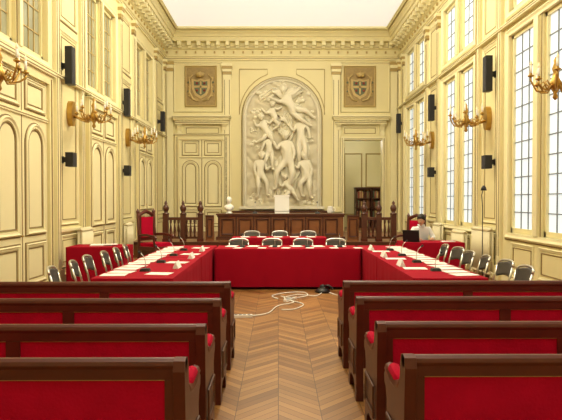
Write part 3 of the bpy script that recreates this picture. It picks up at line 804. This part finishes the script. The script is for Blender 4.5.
for W, u in ((WL, 7.5), (WL, 11.35), (WL, 15.65), (WR, 8.1), (WR, 11.95), (WR, 16.28)):
    sconce(W, u, 3.42)

def radiator(W, u0, u1, h=1.05):
    b = B(); n = int((u1-u0)/.075)
    for k in range(n):
        u = u0+.04+.075*k
        for hh in (.12, .2): b.tube([W(u, hh, .12), W(u, hh, h-.06)], .024, 'radiator', 8)
        b.tube([W(u, .1, h-.06), W(u, .16, h), W(u, .22, h-.06)], .028, 'radiator', 8)
        b.tube([W(u, .1, .13), W(u, .16, .1), W(u, .22, .13)], .028, 'radiator', 8)
    for u in (u0+.04, u0+.04+.075*(n-1)): b.tube([W(u, .16, .1), W(u, .16, 0)], .025, 'radiator', 8)
    b.tube([W(u0, .16, .14), W(u1, .16, .14)], .02, 'radiator', 8)
    b.tube([W(u0+.02, .16, .14), W(u0-.08, .16, .14), W(u0-.08, .16, 0)], .015, 'radiator', 8)
    b.finish('cast_iron_radiator')
radiator(WR, 11.4, 12.5); radiator(WL, 11.5, 12.2); radiator(WR, 14.9, 15.6, 1.0); radiator(WL, 14.95, 15.6, 1.0); radiator(WR, 13.0, 13.9, .9)

b = B(); x, y = 4.1, 11.0
b.lathe((x, y, 0), [(.14, 0), (.14, .02), (.02, .04), (.012, .06)], 'black')
b.tube([(x, y, .04), (x, y, 1.5), (x-.02, y, 1.75), (x+.02, y, 1.9)], .010, 'black')
b.lathe((x+.02, y, 1.84), [(.06, 0), (.045, .06), (.02, .1)], 'black'); b.finish('floor_lamp')

# ------------------------------------------------------------------ seated person
proot = bpy.data.objects.new('seated_man', None); scn.collection.objects.link(proot)
OX, OY = 3.22, 12.42
def Pp(x, y, z): return (OX+x, OY+y, z)
V = [Pp(0, .02, .56), Pp(0, -.03, .74), Pp(-.01, -.11, .93), Pp(-.02, -.15, 1.03), Pp(-.03, -.20, 1.13)]
E = [(0, 1), (1, 2), (2, 3), (3, 4)]; R = [(.17, .13), (.16, .12), (.175, .12), (.085, .07), (.052, .052)]
for sg in (-1, 1):
    i = len(V)
    V += [Pp(sg*.17-.01, -.12, 1.00), Pp(sg*.27-.02, -.20, .80), Pp(sg*.17-.03, -.46, .812), Pp(sg*.14-.03, -.51, .808)]
    R += [.07, .052, .034, .026]; E += [(2, i), (i, i+1), (i+1, i+2), (i+2, i+3)]
    i = len(V)
    V += [Pp(sg*.1, -.02, .52), Pp(sg*.13, -.40, .53), Pp(sg*.14, -.42, .12), Pp(sg*.14, -.55, .045)]
    R += [.095, .068, .045, .04]; E += [(0, i), (i, i+1), (i+1, i+2), (i+2, i+3)]
body = bake(skin_mesh('body', V, E, R, 'shirt', 0, 2, proot))
me = body.data; me.materials.clear()
for n in ('shirt', 'trouser', 'skin', 'black'): me.materials.append(MATS[n])
for p in me.polygons:
    c = p.center; x, y, z = c.x-OX, c.y-OY, c.z
    k = 0
    if z > 1.10 and abs(x+.03) < .09: k = 2
    elif z < .10: k = 3
    elif z < .62: k = 1
    elif y < -.475: k = 2
    p.material_index = k; p.use_smooth = True
for sg in (-1, 1):
    w = Vector(Pp(sg*.14-.03, -.50, .808)); V = [tuple(w), tuple(w+Vector((-sg*.01, -.045, -.003)))]; E = [(0, 1)]; R = [(.028, .018), (.034, .015)]
    lens = [.062, .072, .068, .052]
    for f in range(4):
        bx = (f-1.5)*.02; i = len(V); L = lens[f]
        V += [tuple(w+Vector((bx-sg*.01, -.07, .0))), tuple(w+Vector((bx*1.2-sg*.012, -.07-L*.5, .008))), tuple(w+Vector((bx*1.3-sg*.014, -.07-L*.95, -.014)))]
        R += [.009, .008, .007]; E += [(1, i), (i, i+1), (i+1, i+2)]
    i = len(V); V += [tuple(w+Vector((-sg*.035, -.03, -.004))), tuple(w+Vector((-sg*.055, -.055, -.008))), tuple(w+Vector((-sg*.055, -.08, -.012)))]
    R += [.012, .010, .008]; E += [(0, i), (i, i+1), (i+1, i+2)]
    skin_mesh('hand', V, E, R, 'skin', 0, 1, proot)
b = B(); hc = Vector(Pp(-.04, -.235, 1.215)); R3 = Matrix.Translation(hc) @ Matrix.Rotation(math.radians(-32), 4, 'Z') @ Matrix.Rotation(math.radians(24), 4, 'X') @ Matrix.Scale(1.06, 4)
b.M = R3
vs = []; fs = []; sg_, rg = 24, 18
for i in range(rg+1):
    th = math.pi*i/rg
    for k in range(sg_):
        an = 2*math.pi*k/sg_; d = Vector((math.sin(th)*math.cos(an), math.sin(th)*math.sin(an), math.cos(th)))
        w = 1-.28*max(0, -d.z)**1.5
        vs.append((d.x*.074*w, d.y*.095, d.z*.115))
for i in range(rg):
    for k in range(sg_):
        a = i*sg_+k; c = i*sg_+(k+1) % sg_; fs.append((a, c, c+sg_, a+sg_))
b.add(vs, fs, 'skin', True)
b.tube([(0, -.09, .02), (0, -.112, -.018), (0, -.095, -.03)], [.007, .014, .008], 'skin', 8)
b.sphere((0, -.083, -.055), (.024, .012, .006), 'lip', 10, 6); b.sphere((0, -.072, -.088), (.028, .018, .018), 'skin', 10, 6)
for s_ in (-1, 1):
    b.sphere((s_*.03, -.082, .012), (.014, .01, .007), 'white', 8, 6); b.sphere((s_*.03, -.090, .012), (.006, .004, .006), 'hair', 8, 6)
    b.tube([(s_*.015, -.092, .032), (s_*.03, -.093, .037), (s_*.046, -.085, .031)], .004, 'hair', 6)
    b.sphere((s_*.076, .005, 0), (.012, .022, .032), 'skin', 10, 7)
b.finish('head', parent=proot)
b = B(); b.M = R3
vs = []; fs = []
for i in range(rg+1):
    for k in range(sg_):
        an = 2*math.pi*k/sg_; front = max(0, -math.sin(an))
        thm = max(math.pi*(.68-.36*front**.7 if math.sin(an) < 0 else .68), math.pi*.34)
        th = thm*i/rg
        d = Vector((math.sin(th)*math.cos(an), math.sin(th)*math.sin(an), math.cos(th)))
        rim = 1-.10*(i/rg)**8
        nn = (1+.06*noise.noise(Vector((d.x*6, d.y*6, d.z*3))))*rim
        vs.append((d.x*.090*nn, (d.y*.112+.006)*nn, (d.z*.127)*nn))
for i in range(rg):
    for k in range(sg_):
        a = i*sg_+k; c = i*sg_+(k+1) % sg_; fs.append((a, c, c+sg_, a+sg_))
b.add(vs, fs, 'hair', True); b.finish('hair', parent=proot)
b = B()
for s_ in (-1, 1): b.tube([Pp(s_*.065-.02, -.13, 1.10), Pp(s_*.055-.02, -.215, 1.075), Pp(s_*.012-.02, -.25, 1.01)], [.016, .016, .008], 'shirt', 8)
b.finish('shirt_collar', parent=proot)
chair(OX, OY+.06, math.pi)

# ------------------------------------------------------------------ lights
def point(x, y, z, e, r=.4, col=(1, .90, .67)):
    l = bpy.data.lights.new('fill_point', 'POINT'); l.energy = e; l.shadow_soft_size = r; l.color = col
    o = bpy.data.objects.new('fill_light', l); o.location = (x, y, z); scn.collection.objects.link(o)  # unseen fill light added for brightness
point(.1, 1.5, 6.3, 170); point(.1, 7.0, 6.5, 330); point(.1, 12.8, 6.8, 720, .3)
point(3.3, YB+1.6, 4.0, 30, .2, (1, .97, .9))  # added point light brightening the annex, no fixture
w = bpy.data.worlds.new('w'); scn.world = w; w.use_nodes = True
w.node_tree.nodes['Background'].inputs[0].default_value = (.8, .9, 1, 1); w.node_tree.nodes['Background'].inputs[1].default_value = .8

cam = bpy.data.cameras.new('camera'); co = bpy.data.objects.new('camera', cam); scn.collection.objects.link(co)
cam.sensor_width = 36; cam.lens = 35.23; cam.clip_start = .05; cam.clip_end = 200
co.location = (0, 0, 1.65)
co.rotation_euler = (math.radians(90-1.04), 0, math.radians(-.31))
scn.camera = co
